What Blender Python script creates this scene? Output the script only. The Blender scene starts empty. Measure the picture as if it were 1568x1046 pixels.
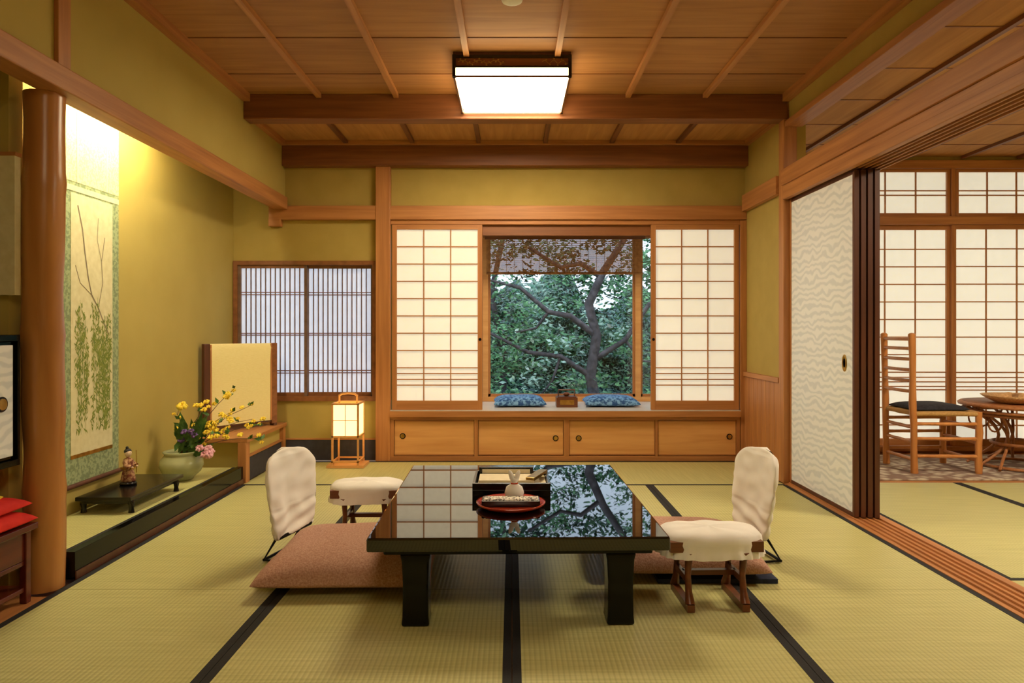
import bpy, math, random
from mathutils import Vector, Matrix, Euler, noise
random.seed(7)
S=bpy.context.scene
try:
    S.view_settings.view_transform='Standard'; S.view_settings.look='None'
except Exception: pass
PI=math.pi
# ---------------------------------------------------------------- materials
def lin(c):
    out=[]
    for v in c[:3]:
        v=v/255.0
        out.append(v/12.92 if v<=0.04045 else ((v+0.055)/1.055)**2.4)
    return (out[0],out[1],out[2],1.0)
def new(name):
    m=bpy.data.materials.new(name); m.use_nodes=True
    nt=m.node_tree; b=nt.nodes['Principled BSDF']; return m,nt,b
def N(nt,t,**k):
    n=nt.nodes.new(t)
    for a,v in k.items(): setattr(n,a,v)
    return n
def coords(nt,scale=(1,1,1)):
    tc=N(nt,'ShaderNodeTexCoord'); mp=N(nt,'ShaderNodeMapping')
    mp.inputs['Scale'].default_value=scale
    nt.links.new(tc.outputs['Object'],mp.inputs['Vector']); return mp.outputs['Vector']
def ramp(nt,fac,c1,c2,p1=0.3,p2=0.7):
    r=N(nt,'ShaderNodeValToRGB')
    r.color_ramp.elements[0].color=lin(c1); r.color_ramp.elements[0].position=p1
    r.color_ramp.elements[1].color=lin(c2); r.color_ramp.elements[1].position=p2
    nt.links.new(fac,r.inputs['Fac']); return r
def bump(nt,b,h,strength,dist=0.01):
    n=N(nt,'ShaderNodeBump'); n.inputs['Strength'].default_value=strength; n.inputs['Distance'].default_value=dist
    nt.links.new(h,n.inputs['Height']); nt.links.new(n.outputs['Normal'],b.inputs['Normal'])
def noisy(name,c1,c2,scale=8,rough=0.6,bmp=0.0,detail=4,metal=0.0,mscale=(1,1,1),ior=None,p1=.3,p2=.7,sheen=0):
    m,nt,b=new(name)
    v=coords(nt,mscale); n=N(nt,'ShaderNodeTexNoise'); n.inputs['Scale'].default_value=scale; n.inputs['Detail'].default_value=detail
    nt.links.new(v,n.inputs['Vector']); r=ramp(nt,n.outputs['Fac'],c1,c2,p1,p2)
    nt.links.new(r.outputs['Color'],b.inputs['Base Color'])
    b.inputs['Roughness'].default_value=rough; b.inputs['Metallic'].default_value=metal
    if ior: b.inputs['IOR'].default_value=ior
    if bmp: bump(nt,b,n.outputs['Fac'],bmp,.004)
    return m
def wood(name,c1,c2,axis='X',rough=0.5,dens=14,tile=None):
    m,nt,b=new(name)
    sc={'X':(0.7,dens,dens),'Y':(dens,0.7,dens),'Z':(dens,dens,0.7)}[axis]
    v=coords(nt,sc)
    n=N(nt,'ShaderNodeTexNoise'); n.inputs['Scale'].default_value=2.2; n.inputs['Detail'].default_value=6
    n.inputs['Distortion'].default_value=0.6
    nt.links.new(v,n.inputs['Vector'])
    r=ramp(nt,n.outputs['Fac'],c1,c2,0.25,0.75)
    col=r.outputs['Color']
    if tile:
        tc=N(nt,'ShaderNodeTexCoord'); sn=N(nt,'ShaderNodeVectorMath',operation='SNAP'); sn.inputs[1].default_value=(tile[0],tile[1],50)
        ad=N(nt,'ShaderNodeVectorMath',operation='ADD'); ad.inputs[1].default_value=(tile[0]*.5,-.04,1)
        nt.links.new(tc.outputs['Object'],ad.inputs[0]); nt.links.new(ad.outputs[0],sn.inputs[0])
        wn=N(nt,'ShaderNodeTexWhiteNoise'); nt.links.new(sn.outputs[0],wn.inputs['Vector'])
        mr=N(nt,'ShaderNodeMapRange'); mr.inputs['To Min'].default_value=0.84; mr.inputs['To Max'].default_value=1.1
        nt.links.new(wn.outputs['Value'],mr.inputs['Value'])
        vm=N(nt,'ShaderNodeVectorMath',operation='SCALE'); nt.links.new(col,vm.inputs[0]); nt.links.new(mr.outputs[0],vm.inputs['Scale'])
        col=vm.outputs[0]
    nt.links.new(col,b.inputs['Base Color']); b.inputs['Roughness'].default_value=rough
    bump(nt,b,n.outputs['Fac'],0.08,0.003)
    return m
def tatami(name,axis):
    m,nt,b=new(name)
    v=coords(nt); w=N(nt,'ShaderNodeTexWave'); w.bands_direction=axis; w.inputs['Scale'].default_value=18
    nt.links.new(v,w.inputs['Vector'])
    n=N(nt,'ShaderNodeTexNoise'); n.inputs['Scale'].default_value=1.0; n.inputs['Detail'].default_value=5
    sc=(3,90,1) if axis=='X' else (90,3,1)
    v2=coords(nt,sc); nt.links.new(v2,n.inputs['Vector'])
    r=ramp(nt,n.outputs['Fac'],(184,180,116),(204,199,136),0.3,0.7)
    mx=N(nt,'ShaderNodeMix',data_type='RGBA',blend_type='MULTIPLY')
    r2=ramp(nt,w.outputs['Fac'],(208,208,202),(255,255,255),0.0,0.5)
    mx.inputs[0].default_value=0.5
    nt.links.new(r.outputs['Color'],mx.inputs[6]); nt.links.new(r2.outputs['Color'],mx.inputs[7])
    nt.links.new(mx.outputs[2],b.inputs['Base Color']); b.inputs['Roughness'].default_value=0.42
    bump(nt,b,w.outputs['Fac'],0.2,0.003)
    return m
def emit(name,c,s):
    m,nt,b=new(name); b.inputs['Base Color'].default_value=lin(c)
    b.inputs['Emission Color'].default_value=lin(c); b.inputs['Emission Strength'].default_value=s; return m
def paper(name,c,em,tr=0.5):  # em is added self-glow, standing in for daylight behind the paper
    m,nt,b=new(name); nt.nodes.remove(b); out=nt.nodes['Material Output']
    v=coords(nt); n=N(nt,'ShaderNodeTexNoise'); n.inputs['Scale'].default_value=25; n.inputs['Detail'].default_value=6; nt.links.new(v,n.inputs['Vector'])
    r=ramp(nt,n.outputs['Fac'],tuple(x*.97 for x in c),c)
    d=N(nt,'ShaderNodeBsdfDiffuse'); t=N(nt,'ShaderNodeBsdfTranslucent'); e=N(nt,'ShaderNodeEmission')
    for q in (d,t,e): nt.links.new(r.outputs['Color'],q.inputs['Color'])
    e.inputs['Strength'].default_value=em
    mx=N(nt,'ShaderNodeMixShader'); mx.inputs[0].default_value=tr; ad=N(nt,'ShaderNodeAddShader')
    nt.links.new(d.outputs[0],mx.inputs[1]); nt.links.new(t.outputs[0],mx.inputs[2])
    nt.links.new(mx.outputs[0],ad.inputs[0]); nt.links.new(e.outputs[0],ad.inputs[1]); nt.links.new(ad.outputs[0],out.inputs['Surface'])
    return m
def glassmat(name):
    m,nt,b=new(name); nt.nodes.remove(b); out=nt.nodes['Material Output']
    t=N(nt,'ShaderNodeBsdfTransparent'); g=N(nt,'ShaderNodeBsdfGlossy'); g.inputs['Roughness'].default_value=0.02
    mx=N(nt,'ShaderNodeMixShader'); mx.inputs[0].default_value=0.03
    nt.links.new(t.outputs[0],mx.inputs[1]); nt.links.new(g.outputs[0],mx.inputs[2]); nt.links.new(mx.outputs[0],out.inputs['Surface']); return m

W_c1,W_c2=(160,102,56),(196,136,80)
woodX=wood('wood_x',W_c1,W_c2,'X'); woodY=wood('wood_y',W_c1,W_c2,'Y'); woodZ=wood('wood_z',W_c1,W_c2,'Z')
darkX=wood('beam_dark_x',(116,68,36),(150,94,52),'X'); darkY=wood('beam_dark_y',(104,62,34),(136,86,48),'Y')
ceilM=wood('ceiling_board',(162,110,62),(190,138,82),'X',0.6,9,tile=(.54,.545))
ceil2=wood('ceiling_board_y',(166,116,64),(198,146,86),'Y',0.8,9)
battY=wood('batten_y',(172,114,64),(204,146,88),'Y')
lightwood=wood('cupboard_wood',(206,146,82),(228,174,110),'X',0.4,9)
polebrown=wood('polished_pole',(162,104,52),(196,138,78),'Z',0.28,7)
redwood=wood('red_lacquer_wood',(70,22,14),(100,36,22),'Y',0.25,7)
edgewood=wood('fusuma_edge_wood',(74,40,26),(100,58,38),'Z',0.4)
wallM=noisy('ochre_plaster',(172,150,76),(180,157,83),6,0.85,0.1,8)
wallL=noisy('tokonoma_plaster',(180,161,84),(188,169,92),3,0.85,0.06,8)
charcoal=noisy('charcoal_paper',(48,46,56),(60,58,68),20,0.7)
lacq=noisy('black_lacquer',(4,4,5),(6,6,7),3,0.015,ior=1.75)
lacq2=noisy('black_lacquer_soft',(5,5,6),(9,9,10),3,0.12,ior=1.33)
blackL=noisy('black_lacquer_satin',(12,10,10),(20,16,15),6,0.2,ior=1.5)
heri=noisy('heri_cloth',(18,18,20),(30,30,32),200,0.8)
tatX=tatami('tatami_long_y','X'); tatY=tatami('tatami_long_x','Y')
shojiP=paper('shoji_paper_glow',(252,247,232),0.28)  # both shoji papers carry a little emission as painted backlight
shojiC=paper('shoji_paper_cool_glow',(236,240,250),0.30)
# fusuma paper: faint wave print
sealM,nt,pb=new('fusuma_paper')
v=coords(nt,(1,1,1)); wv_=N(nt,'ShaderNodeTexWave'); wv_.bands_direction='Z'; wv_.inputs['Scale'].default_value=7; wv_.inputs['Distortion'].default_value=9; wv_.inputs['Detail'].default_value=1.5; wv_.inputs['Detail Scale'].default_value=1.2
nt.links.new(v,wv_.inputs['Vector']); r=ramp(nt,wv_.outputs['Fac'],(222,230,240),(242,247,254),.2,.6); nt.links.new(r.outputs['Color'],pb.inputs['Base Color']); pb.inputs['Roughness'].default_value=.6; bump(nt,pb,wv_.outputs['Fac'],.25,.002)
glass=glassmat('window_glass')
ledgeM=noisy('ledge_top',(206,198,188),(222,214,204),4,0.3)
gold=noisy('brass',(170,130,60),(210,170,90),30,0.3,metal=1)
iron=noisy('dark_metal',(20,20,22),(40,40,44),30,0.35,metal=.8)
white=noisy('white_cloth',(244,242,236),(250,248,244),5,0.85,0.1)
pinkz=noisy('zabuton_fabric',(172,126,108),(206,166,146),150,0.9,0.5,2)
navy=noisy('navy_cloth',(24,34,60),(36,48,80),50,0.8)
bluec=noisy('blue_pattern',(34,80,140),(120,170,220),45,0.85,0.2,2,p1=.42,p2=.58)
lampB=emit('lamp_diffuser',(255,233,194),37.0)
lampS=emit('lamp_side_diffuser',(255,224,168),14.0)
andon=emit('andon_paper',(255,226,160),1.6)

# ---------------------------------------------------------------- builder
class B:
    def __init__(s,name): s.n=name; s.v=[]; s.f=[]; s.m=[]; s.mi=[]; s.sm=[]
    def mat(s,m):
        if m not in s.m: s.m.append(m)
        return s.m.index(m)
    def add(s,vs,fs,m,smooth=False):
        o=len(s.v); k=s.mat(m); s.v+= [tuple(p) for p in vs]
        for f in fs: s.f.append([i+o for i in f]); s.mi.append(k); s.sm.append(smooth)
    def box(s,x0,x1,y0,y1,z0,z1,m):
        if x0>x1:x0,x1=x1,x0
        if y0>y1:y0,y1=y1,y0
        if z0>z1:z0,z1=z1,z0
        s.add([(x0,y0,z0),(x1,y0,z0),(x1,y1,z0),(x0,y1,z0),(x0,y0,z1),(x1,y0,z1),(x1,y1,z1),(x0,y1,z1)],
          [(0,3,2,1),(4,5,6,7),(0,1,5,4),(1,2,6,5),(2,3,7,6),(3,0,4,7)],m)
    def obox(s,c,size,rot,m):
        M=Matrix.Translation(c)@Euler(rot).to_matrix().to_4x4(); a,b,d=[q/2 for q in size]
        vs=[M@Vector(p) for p in [(-a,-b,-d),(a,-b,-d),(a,b,-d),(-a,b,-d),(-a,-b,d),(a,-b,d),(a,b,d),(-a,b,d)]]
        s.add(vs,[(0,3,2,1),(4,5,6,7),(0,1,5,4),(1,2,6,5),(2,3,7,6),(3,0,4,7)],m)
    def tube(s,pts,r,m,n=10,cap=True):
        pts=[Vector(p) for p in pts]
        if not isinstance(r,(list,tuple)): r=[r]*len(pts)
        vs=[];fs=[]; prev=None
        for i,p in enumerate(pts):
            d=(pts[min(i+1,len(pts)-1)]-pts[max(i-1,0)]).normalized()
            if prev is None:
                u=d.orthogonal().normalized()
            else:
                u=(prev-d*prev.dot(d)); u=u.normalized() if u.length>1e-6 else d.orthogonal().normalized()
            prev=u; w=d.cross(u)
            for k in range(n):
                a=2*PI*k/n; vs.append(p+(u*math.cos(a)+w*math.sin(a))*r[i])
        for i in range(len(pts)-1):
            for k in range(n):
                fs.append((i*n+k,i*n+(k+1)%n,(i+1)*n+(k+1)%n,(i+1)*n+k))
        s.add(vs,fs,m,True)
        if cap:
            s.add(vs[:n],[tuple(reversed(range(n)))],m); s.add(vs[-n:],[tuple(range(n))],m)
    def rings(s,rings,m,smooth=True,cap=True):
        n=len(rings[0]); vs=[p for r in rings for p in r]; fs=[]
        for i in range(len(rings)-1):
            for k in range(n): fs.append((i*n+k,i*n+(k+1)%n,(i+1)*n+(k+1)%n,(i+1)*n+k))
        if cap: fs.append(tuple(reversed(range(n)))); fs.append(tuple(range((len(rings)-1)*n,len(rings)*n)))
        s.add(vs,fs,m,smooth)
    def lathe(s,c,prof,m,n=32,sx=1,sy=1,cap=True):
        s.rings([[(c[0]+r*sx*math.cos(2*PI*k/n),c[1]+r*sy*math.sin(2*PI*k/n),c[2]+z) for k in range(n)] for r,z in prof],m,True,cap)
    def ell(s,c,rad,m,n=16,rot=(0,0,0)):
        M=Euler(rot).to_matrix(); R=[]
        for i in range(n//2+1):
            t=-PI/2+PI*i/(n//2); cr=max(math.cos(t),.01)
            R.append([Vector(c)+M@Vector((rad[0]*cr*math.cos(2*PI*k/n),rad[1]*cr*math.sin(2*PI*k/n),rad[2]*math.sin(t))) for k in range(n)])
        s.rings(R,m)
    def pillow(s,c,hx,hy,T,m,rz=0,n=26,flat=.35):
        M=Matrix.Rotation(rz,3,'Z'); c=Vector(c)
        def P(i,j,sg):
            u=-1+2*i/n; v=-1+2*j/n
            u2=math.sin(u*PI/2); v2=math.sin(v*PI/2)
            h=((1-u2**4)*(1-v2**4)); h=max(h,0)**.45
            x=hx*u2*(1-.05*(1-v2*v2)); y=hy*v2*(1-.05*(1-u2*u2))
            nz=noise.noise(Vector((x*5,y*5,c.x)))*.07
            z=T*h*(1+nz) if sg>0 else -T*flat*h
            return c+M@Vector((x,y,z+T*flat))
        for sg in (1,-1):
            vs=[P(i,j,sg) for i in range(n+1) for j in range(n+1)]; fs=[]
            for i in range(n):
                for j in range(n):
                    q=(i*(n+1)+j,(i+1)*(n+1)+j,(i+1)*(n+1)+j+1,i*(n+1)+j+1)
                    fs.append(q if sg>0 else tuple(reversed(q)))
            s.add(vs,fs,m,True)
    def build(s,bev=0,parent=None,org=None):
        me=bpy.data.meshes.new(s.n)
        xs=[p[0] for p in s.v]; ys=[p[1] for p in s.v]; zs=[p[2] for p in s.v]
        o=org or ((min(xs)+max(xs))/2,(min(ys)+max(ys))/2,min(zs))
        me.from_pydata([(p[0]-o[0],p[1]-o[1],p[2]-o[2]) for p in s.v],[],s.f)
        for m in s.m: me.materials.append(m)
        me.polygons.foreach_set('material_index',s.mi); me.polygons.foreach_set('use_smooth',s.sm); me.update()
        ob=bpy.data.objects.new(s.n,me); ob.location=o; S.collection.objects.link(ob)
        if bev:
            md=ob.modifiers.new('bev','BEVEL'); md.width=bev; md.segments=2; md.limit_method='ANGLE'; md.angle_limit=math.radians(50)
        if parent:
            ob.parent=parent; ob.matrix_parent_inverse=Matrix.Translation(parent.location).inverted()
        return ob

# ---------------------------------------------------------------- floor
XL,XR,YN,YB=-1.88,1.91,-1.2,5.66
b=B('floor'); b.box(-2.6,5.7,-1.3,6.42,-.12,-.03,woodX)
b.box(-2.6,XL-.001,-1.2,2.76,-.03,.0,woodY)
b.box(2.14,5.6,4.82,6.1,-.03,0,woodX)
floor=b.build()
def mat_piece(x0,x1,y0,y1,along,parent=floor):
    b=B('tatami_mat'); h=.03
    g=.0012
    if along=='Y':
        b.box(x0+h,x1-h,y0+g,y1-g,-.03,0,tatX); b.box(x0+g,x0+h,y0+g,y1-g,-.03,.0012,heri); b.box(x1-h,x1-g,y0+g,y1-g,-.03,.0012,heri)
    else:
        b.box(x0+g,x1-g,y0+h,y1-h,-.03,0,tatY); b.box(x0+g,x1-g,y0+g,y0+h,-.03,.0012,heri); b.box(x0+g,x1-g,y1-h,y1-g,-.03,.0012,heri)
    b.build(parent=parent)
xs=[XL,-.955,0,.955,XR]
for (ya,yb) in ((-1.2,.94),(.94,2.84),(2.84,4.74)):
    for i in range(4): mat_piece(xs[i],xs[i+1],ya,yb,'Y')
mat_piece(XL,0.0,4.74,YB-.06,'X'); mat_piece(0.0,XR-.01,4.74,YB-.06,'X')
for (xa,xb) in ((2.14,3.14),(3.14,4.1),(4.1,5.6)): mat_piece(xa,xb,2.97,4.82,'Y')
mat_piece(2.14,4.0,2.0,2.97,'X'); mat_piece(4.0,5.6,2.0,2.97,'X')
for (xa,xb) in ((2.14,3.14),(3.14,4.1),(4.1,5.6)): mat_piece(xa,xb,-1.2,2.0,'Y')
# sill
b=B('trim_sliding_door_sill')
b.box(1.91,2.14,YN,4.785,-.03,.004,woodY)
for k in range(5): b.box(1.939+k*.036,1.946+k*.036,YN,4.785,.004,.012,woodY)
b.build()

# ---------------------------------------------------------------- walls
b=B('wall_back')
b.box(-2.37,-1.0,YB,YB+.08,0,.49,wallM); b.box(-2.37,-1.0,YB,YB+.08,1.65,2.8,wallM)
b.box(-1.0,2.1,YB,YB+.08,1.957,2.8,wallM); b.box(-2.37,-2.30,YB,YB+.08,.49,1.65,wallM)
b.build()
b=B('baseboard_back'); b.box(-1.87,-1.12,YB-.012,YB,0,.17,charcoal); b.box(-1.87,-1.12,YB-.016,YB,.17,.18,woodX); b.build()
b=B('wall_left'); b.box(-2.37,-2.31,2.86,YB,0,2.46,wallL); b.build()
b=B('wall_alcove_partition'); b.box(-2.56,-2.05,2.78,2.86,0,2.41,wallL); b.build()
b=B('wall_left_alcove'); b.box(-2.6,-2.56,-1.3,2.8,0,2.8,wallM); b.build()
b=B('wall_left_upper'); b.box(-1.94,-1.88,YN,YB,2.166,2.8,wallL); b.build()
b=B('ceiling_alcove'); b.box(-2.37,-1.94,2.86,YB,2.42,2.48,darkY); b.box(-2.55,-1.94,-1.2,2.78,2.42,2.48,darkY); calc=b.build()
b=B('wall_right')
b.box(1.93,2.1,4.88,YB,0,2.8,wallM); b.box(1.97,2.1,YB,6.0,0,2.8,wallM)
b.build()
b=B('wall_right_upper'); b.box(1.94,2.0,YN,4.78,2.53,2.8,wallM); b.build()
b=B('wall_near'); b.box(-2.6,5.7,-1.3,-1.2,0,2.8,wallM); b.build()
b=B('wall_east'); b.box(5.6,5.7,-1.2,6.1,0,2.8,wallM); b.build()
b=B('trim_wainscot_right')
y=4.89
while y<YB-.08:
    b.box(1.912,1.93,y,y+.082,.0,.70,woodZ); y+=.086
b.box(1.90,1.93,4.88,YB-.01,.70,.735,woodY); b.build(.002)
b=B('roof_light_block'); b.box(-2.7,5.8,-1.4,6.6,2.82,2.95,darkX); b.build()  # unseen slab added to keep sky light out of the rooms

# posts / beams
b=B('post_back'); b.box(-1.12,-1.0,YB-.06,YB+.0,0,2.42,woodZ); b.build(.004)
b=B('post_right'); b.box(1.905,2.0,4.79,4.878,0,2.73,woodZ); b.build(.004)
b=B('post_back_right'); b.box(1.880,1.93,YB-.05,YB,0.0,1.98,woodZ); b.build(.003)
b=B('trim_beam_back'); b.box(-2.0,1.93,YB-.055,YB,1.985,2.10,woodX); b.box(-1.0,1.88,YB-.035,YB,1.947,1.985,woodX); b.box(-2.0,-1.9,YB-.06,YB,1.93,1.99,woodX); b.build(.004)
b=B('trim_ceiling_beam_back'); b.box(-1.88,1.93,YB-.09,YB,2.42,2.585,darkX); b.box(-1.88,1.93,YB-.12,YB,2.585,2.62,woodX); b.build(.004)
b=B('trim_beam_left'); b.box(-1.95,-1.84,YN,YB-.06,2.065,2.165,woodY); b.box(-2.0,-1.95,2.9,YB-.06,2.09,2.13,darkY); b.build(.005)
b=B('post_left_upper'); b.box(-1.88,-1.86,2.8,2.88,2.165,2.73,woodZ); b.build(.003)
b=B('trim_beam_right'); b.box(1.885,2.15,YN,4.79,2.09,2.20,woodY)
for k in range(6): b.box(1.939+k*.036-.004,1.946+k*.036,YN,4.785,2.0,2.04,woodY)
b.box(1.895,1.935,YN,4.785,1.992,2.04,woodY)
b.box(1.90,2.15,YN,4.79,2.03,2.09,woodY)
b.box(1.885,1.93,4.88,YB-.06,2.05,2.18,woodY); b.build(.003)
b=B('trim_transom_right'); b.box(1.91,2.03,YN,4.78,2.50,2.54,woodY); b.build(.003)

# ceiling
b=B('ceiling')
b.box(-1.94,2.0,YN,4.78,2.73,2.8,ceilM); b.box(-1.94,2.0,4.78,YB,2.62,2.8,ceil2)
b.box(2.0,5.7,YN,6.1,2.60,2.8,ceil2)
for X in (-1.35,-.81,-.27,.27,.81,1.35):
    b.box(X-.017,X+.017,YN,4.77,2.70,2.73,battY); b.box(X-.017,X+.017,4.9,YB-.12,2.592,2.62,darkY)
Y=4.40
while Y>-1.1:
    b.box(-1.88,1.94,Y-.003,Y+.003,2.7265,2.73,darkX); Y-=.545
b.box(-1.88,-1.83,YN,4.77,2.675,2.73,woodY); b.box(1.89,1.94,YN,4.77,2.675,2.73,woodY)
b.box(-1.88,-1.84,4.9,YB-.1,2.58,2.62,woodY); b.box(1.89,1.93,4.9,YB-.1,2.58,2.62,woodY)
for X in (2.47,2.96,3.45,3.94,4.43,4.92,5.4): b.box(X-.015,X+.015,YN,5.97,2.575,2.60,darkY)
Y=5.6
while Y>-1.1:
    b.box(2.0,5.6,Y-.004,Y+.004,2.596,2.60,darkX); Y-=.545
b.build(org=(0,0,0))
b=B('trim_ceiling_beam'); b.box(-1.88,1.93,4.775,4.9,2.555,2.73,darkX); b.build(.006)

# ---------------------------------------------------------------- tokonoma
b=B('tokonoma_platform')
b.box(-2.308,-1.93,2.95,4.78,0,.115,tatX); b.box(-1.93,-1.888,2.95,4.79,0,.12,lacq2)
b.box(-1.955,-1.93,2.95,4.78,.115,.117,heri)
b.box(-1.888,-1.882,2.95,4.8,0,.035,edgewood)
b.build(.002)
b=B('alcove_post')
pts=[];rr=[]
for i in range(46):
    z=2.064*i/45; pts.append((-1.962+.004*math.sin(z*4),2.86,z)); rr.append(.076+.002*math.sin(z*9)+.003*noise.noise(Vector((z*6,1,2)))+(.004 if i in (9,23,37) else 0))
b.tube(pts,rr,polebrown,28); b.build()
b=B('shelf_cabinet')
b.box(-2.309,-1.86,4.80,YB-.02,.285,.315,woodY); b.box(-2.30,-1.90,4.86,YB-.03,.0,.285,wallL)
b.box(-1.93,-1.87,4.80,4.87,0,.285,woodZ); b.box(-1.90,-1.885,4.87,YB-.03,.0,.17,charcoal)
b.box(-1.90,-1.875,4.87,YB-.03,.17,.185,woodY); b.box(-1.93,-1.87,YB-.08,YB-.02,0,.285,woodZ)
b.box(-2.309,-2.25,4.80,4.86,.0,.285,woodZ)
b.build(.003)

# hanging scroll
scr_g=noisy('scroll_green_brocade',(128,144,108),(162,176,134),60,0.9,p1=.45,p2=.55)
scr_c=noisy('scroll_cream_silk',(214,206,162),(226,219,180),30,0.9)
scr_b=noisy('scroll_band_silk',(198,193,146),(218,212,170),80,0.9,p1=.45,p2=.55)
ink=noisy('ink_brown',(120,108,84),(150,138,110),20,0.9)
leafp=noisy('painted_leaf',(96,118,44),(146,156,68),60,0.9)
b=B('hanging_scroll'); x0=-2.309
b.box(x0,x0+.004,3.5,4.0,.26,2.28,scr_g); b.box(x0+.004,x0+.005,3.5,4.0,1.86,2.28,scr_b)
b.box(x0+.004,x0+.0055,3.5,4.0,1.81,1.84,scr_c)
b.box(x0+.004,x0+.006,3.565,3.935,.42,1.80,scr_c)
b.box(x0+.004,x0+.0065,3.565,3.935,.40,.42,gold)
b.tube([(x0+.014,3.47,.26),(x0+.014,4.03,.26)],.013,edgewood,14)
b.tube([(x0+.012,3.49,2.285),(x0+.012,4.01,2.285)],.008,edgewood,10)
for Y in (3.62,3.88): b.box(x0+.005,x0+.007,Y-.006,Y+.006,1.86,2.28,scr_c)
xp=x0+.0066
def stroke(pts,w,m=None):
    for (a,c) in zip(pts[:-1],pts[1:]):
        d=Vector((0,c[0]-a[0],c[1]-a[1])).normalized(); q=Vector((0,-d.z,d.y))*w/2
        A=Vector((xp,a[0],a[1]));C=Vector((xp,c[0],c[1])); b.add([A-q,C-q,C+q,A+q],[(0,1,2,3)],m or ink)
stroke([(3.90,1.05),(3.85,1.12),(3.80,1.2),(3.74,1.27),(3.71,1.36),(3.68,1.5),(3.66,1.62),(3.62,1.74)],.010)
stroke([(3.80,1.2),(3.84,1.34),(3.83,1.46),(3.86,1.6)],.006)
stroke([(3.74,1.27),(3.64,1.33),(3.6,1.42)],.005); stroke([(3.83,1.46),(3.79,1.58),(3.8,1.7)],.004)
for k in range(36):
    y0=random.uniform(3.6,3.91); z0=random.uniform(.9,1.26); L=random.uniform(.2,.6); y1=y0+random.uniform(-.02,.02)
    if z0-L<.52: L=z0-.52
    stroke([(y0,z0),((y0+y1)/2+.006,z0-L/2),(y1,z0-L)],.002,leafp)
    for j in range(int(L*90)):
        t=random.random(); yy=y0+(y1-y0)*t+random.uniform(-.018,.018); zz=z0-L*t; a=random.uniform(-1,1)-PI/2; l=random.uniform(.011,.02)
        d=Vector((0,math.cos(a),math.sin(a)))*l; q=Vector((0,-d.z,d.y))*.26; c=Vector((xp+.0003*random.random(),min(max(yy,3.58),3.92),zz))
        b.add([c-d,c-q,c+d,c+q],[(0,1,2,3)],leafp)
b.build()

# display stand
b=B('display_stand')
b.box(-2.28,-1.99,3.56,4.14,.185,.205,blackL); b.box(-2.26,-2.01,3.58,4.12,.165,.185,blackL)
for X in (-2.25,-2.015):
    for Y in (3.60,4.08):
        sg=1 if X>-2.1 else -1
        b.tube([(X,Y,.18),(X+.01*sg,Y,.16),(X+.008*sg,Y,.14),(X+.008*sg,Y,.1165)],[.020,.016,.012,.016],blackL,10)
b.build(.003)
# vase with flowers
cel=noisy('celadon_glaze',(150,154,110),(180,182,136),7,0.25,0.05)
b=B('ikebana_vase'); c=(-2.13,4.40,.1165)
b.lathe(c,[(.05,0),(.07,.002),(.075,.015),(.115,.05),(.132,.09),(.128,.125),(.105,.155),(.10,.165),(.112,.180),(.106,.184),(.095,.165),(.09,.13)],cel,36)
b.ell((c[0],c[1],c[2]+.13),(.088,.088,.01),blackL,16)
twig=noisy('twig',(70,46,30),(100,70,46),30,0.8); yel=noisy('yellow_petal',(240,200,40),(250,226,80),40,0.7)
pnk=noisy('pink_petal',(206,140,160),(232,184,194),60,0.7); grn=noisy('leaf_green',(50,90,40),(96,134,60),40,0.5); vio=noisy('violet_petal',(90,60,120),(130,96,160),40,.7)
def flower(p,r,m,n=6):
    p=Vector(p)
    for k in range(n):
        a=2*PI*k/n+random.random()*.4; d=Vector((math.cos(a),math.sin(a)*.7,math.sin(a)*.6+.4)).normalized()
        b.ell(p+d*r*.6,(r*.55,r*.3,r*.42),m,8,(random.random()*3,random.random()*3,a))
    b.ell(p,(r*.3,r*.3,r*.3),gold,8)
def leaf(p,d,l,w,m):
    p=Vector(p);d=Vector(d).normalized(); q=d.cross(Vector((.3,-1,.2))).normalized()*w
    nz=d.cross(q).normalized()*w*.4
    b.add([p,p+d*l*.4+q,p+d*l,p+d*l*.4-q,p+d*l*.45+nz],[(0,1,4),(1,2,4),(2,3,4),(3,0,4)],m,True)
base=Vector((c[0],c[1],c[2]+.14))
def br(dx,dy,dz,n=3,m=yel,fr=.013,r=.0035):
    e=base+Vector((dx,dy,dz)); P=[]
    for i in range(7):
        t=i/6; P.append(base.lerp(e,t)+Vector((random.uniform(-.012,.012),random.uniform(-.01,.01),.05*math.sin(t*PI)))*(1 if 0<i<6 else 0))
    b.tube(P,[r*(1-.6*i/6) for i in range(7)],twig,6)
    for i in range(n):
        q=P[random.randint(2,6)]+Vector((random.uniform(-.03,.03),random.uniform(-.03,.03),random.uniform(-.02,.04))); flower(q,fr*random.uniform(.8,1.3),m,5)
    for i in range(7): leaf(P[random.randint(1,6)],(random.uniform(-1,1),random.uniform(-1,1),random.uniform(0,1)),.05,.012,grn)
for (dx,dy,dz) in ((.33,.28,.30),(.38,.2,.22),(.28,.12,.28),(.48,.1,.10),(.22,.3,.42),(.12,.05,.32),(-.03,.02,.30),(.3,0,.15),(.42,.3,.17),(.2,.1,.2)):
    br(dx,dy,dz,7,yel,.017)
flower(base+Vector((.02,-.03,.33)),.035,yel,8)
for k in range(70):
    a=random.uniform(-.6,1.8); st=base+Vector((random.uniform(-.03,.12),random.uniform(-.05,.04),random.uniform(0,.18)))
    leaf(st,(math.cos(a)*.9,random.uniform(-.6,.4),abs(math.sin(a))+.3),random.uniform(.07,.15),.017,grn)
for k in range(7): flower(base+Vector((.18+random.uniform(-.04,.04),-.05+random.uniform(-.03,.03),.05+random.uniform(-.04,.05))),.027,pnk,8)
for k in range(5): flower(base+Vector((.05+random.uniform(-.03,.08),-.05,.13+random.uniform(-.03,.05))),.022,vio,7)
b.build()
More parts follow.
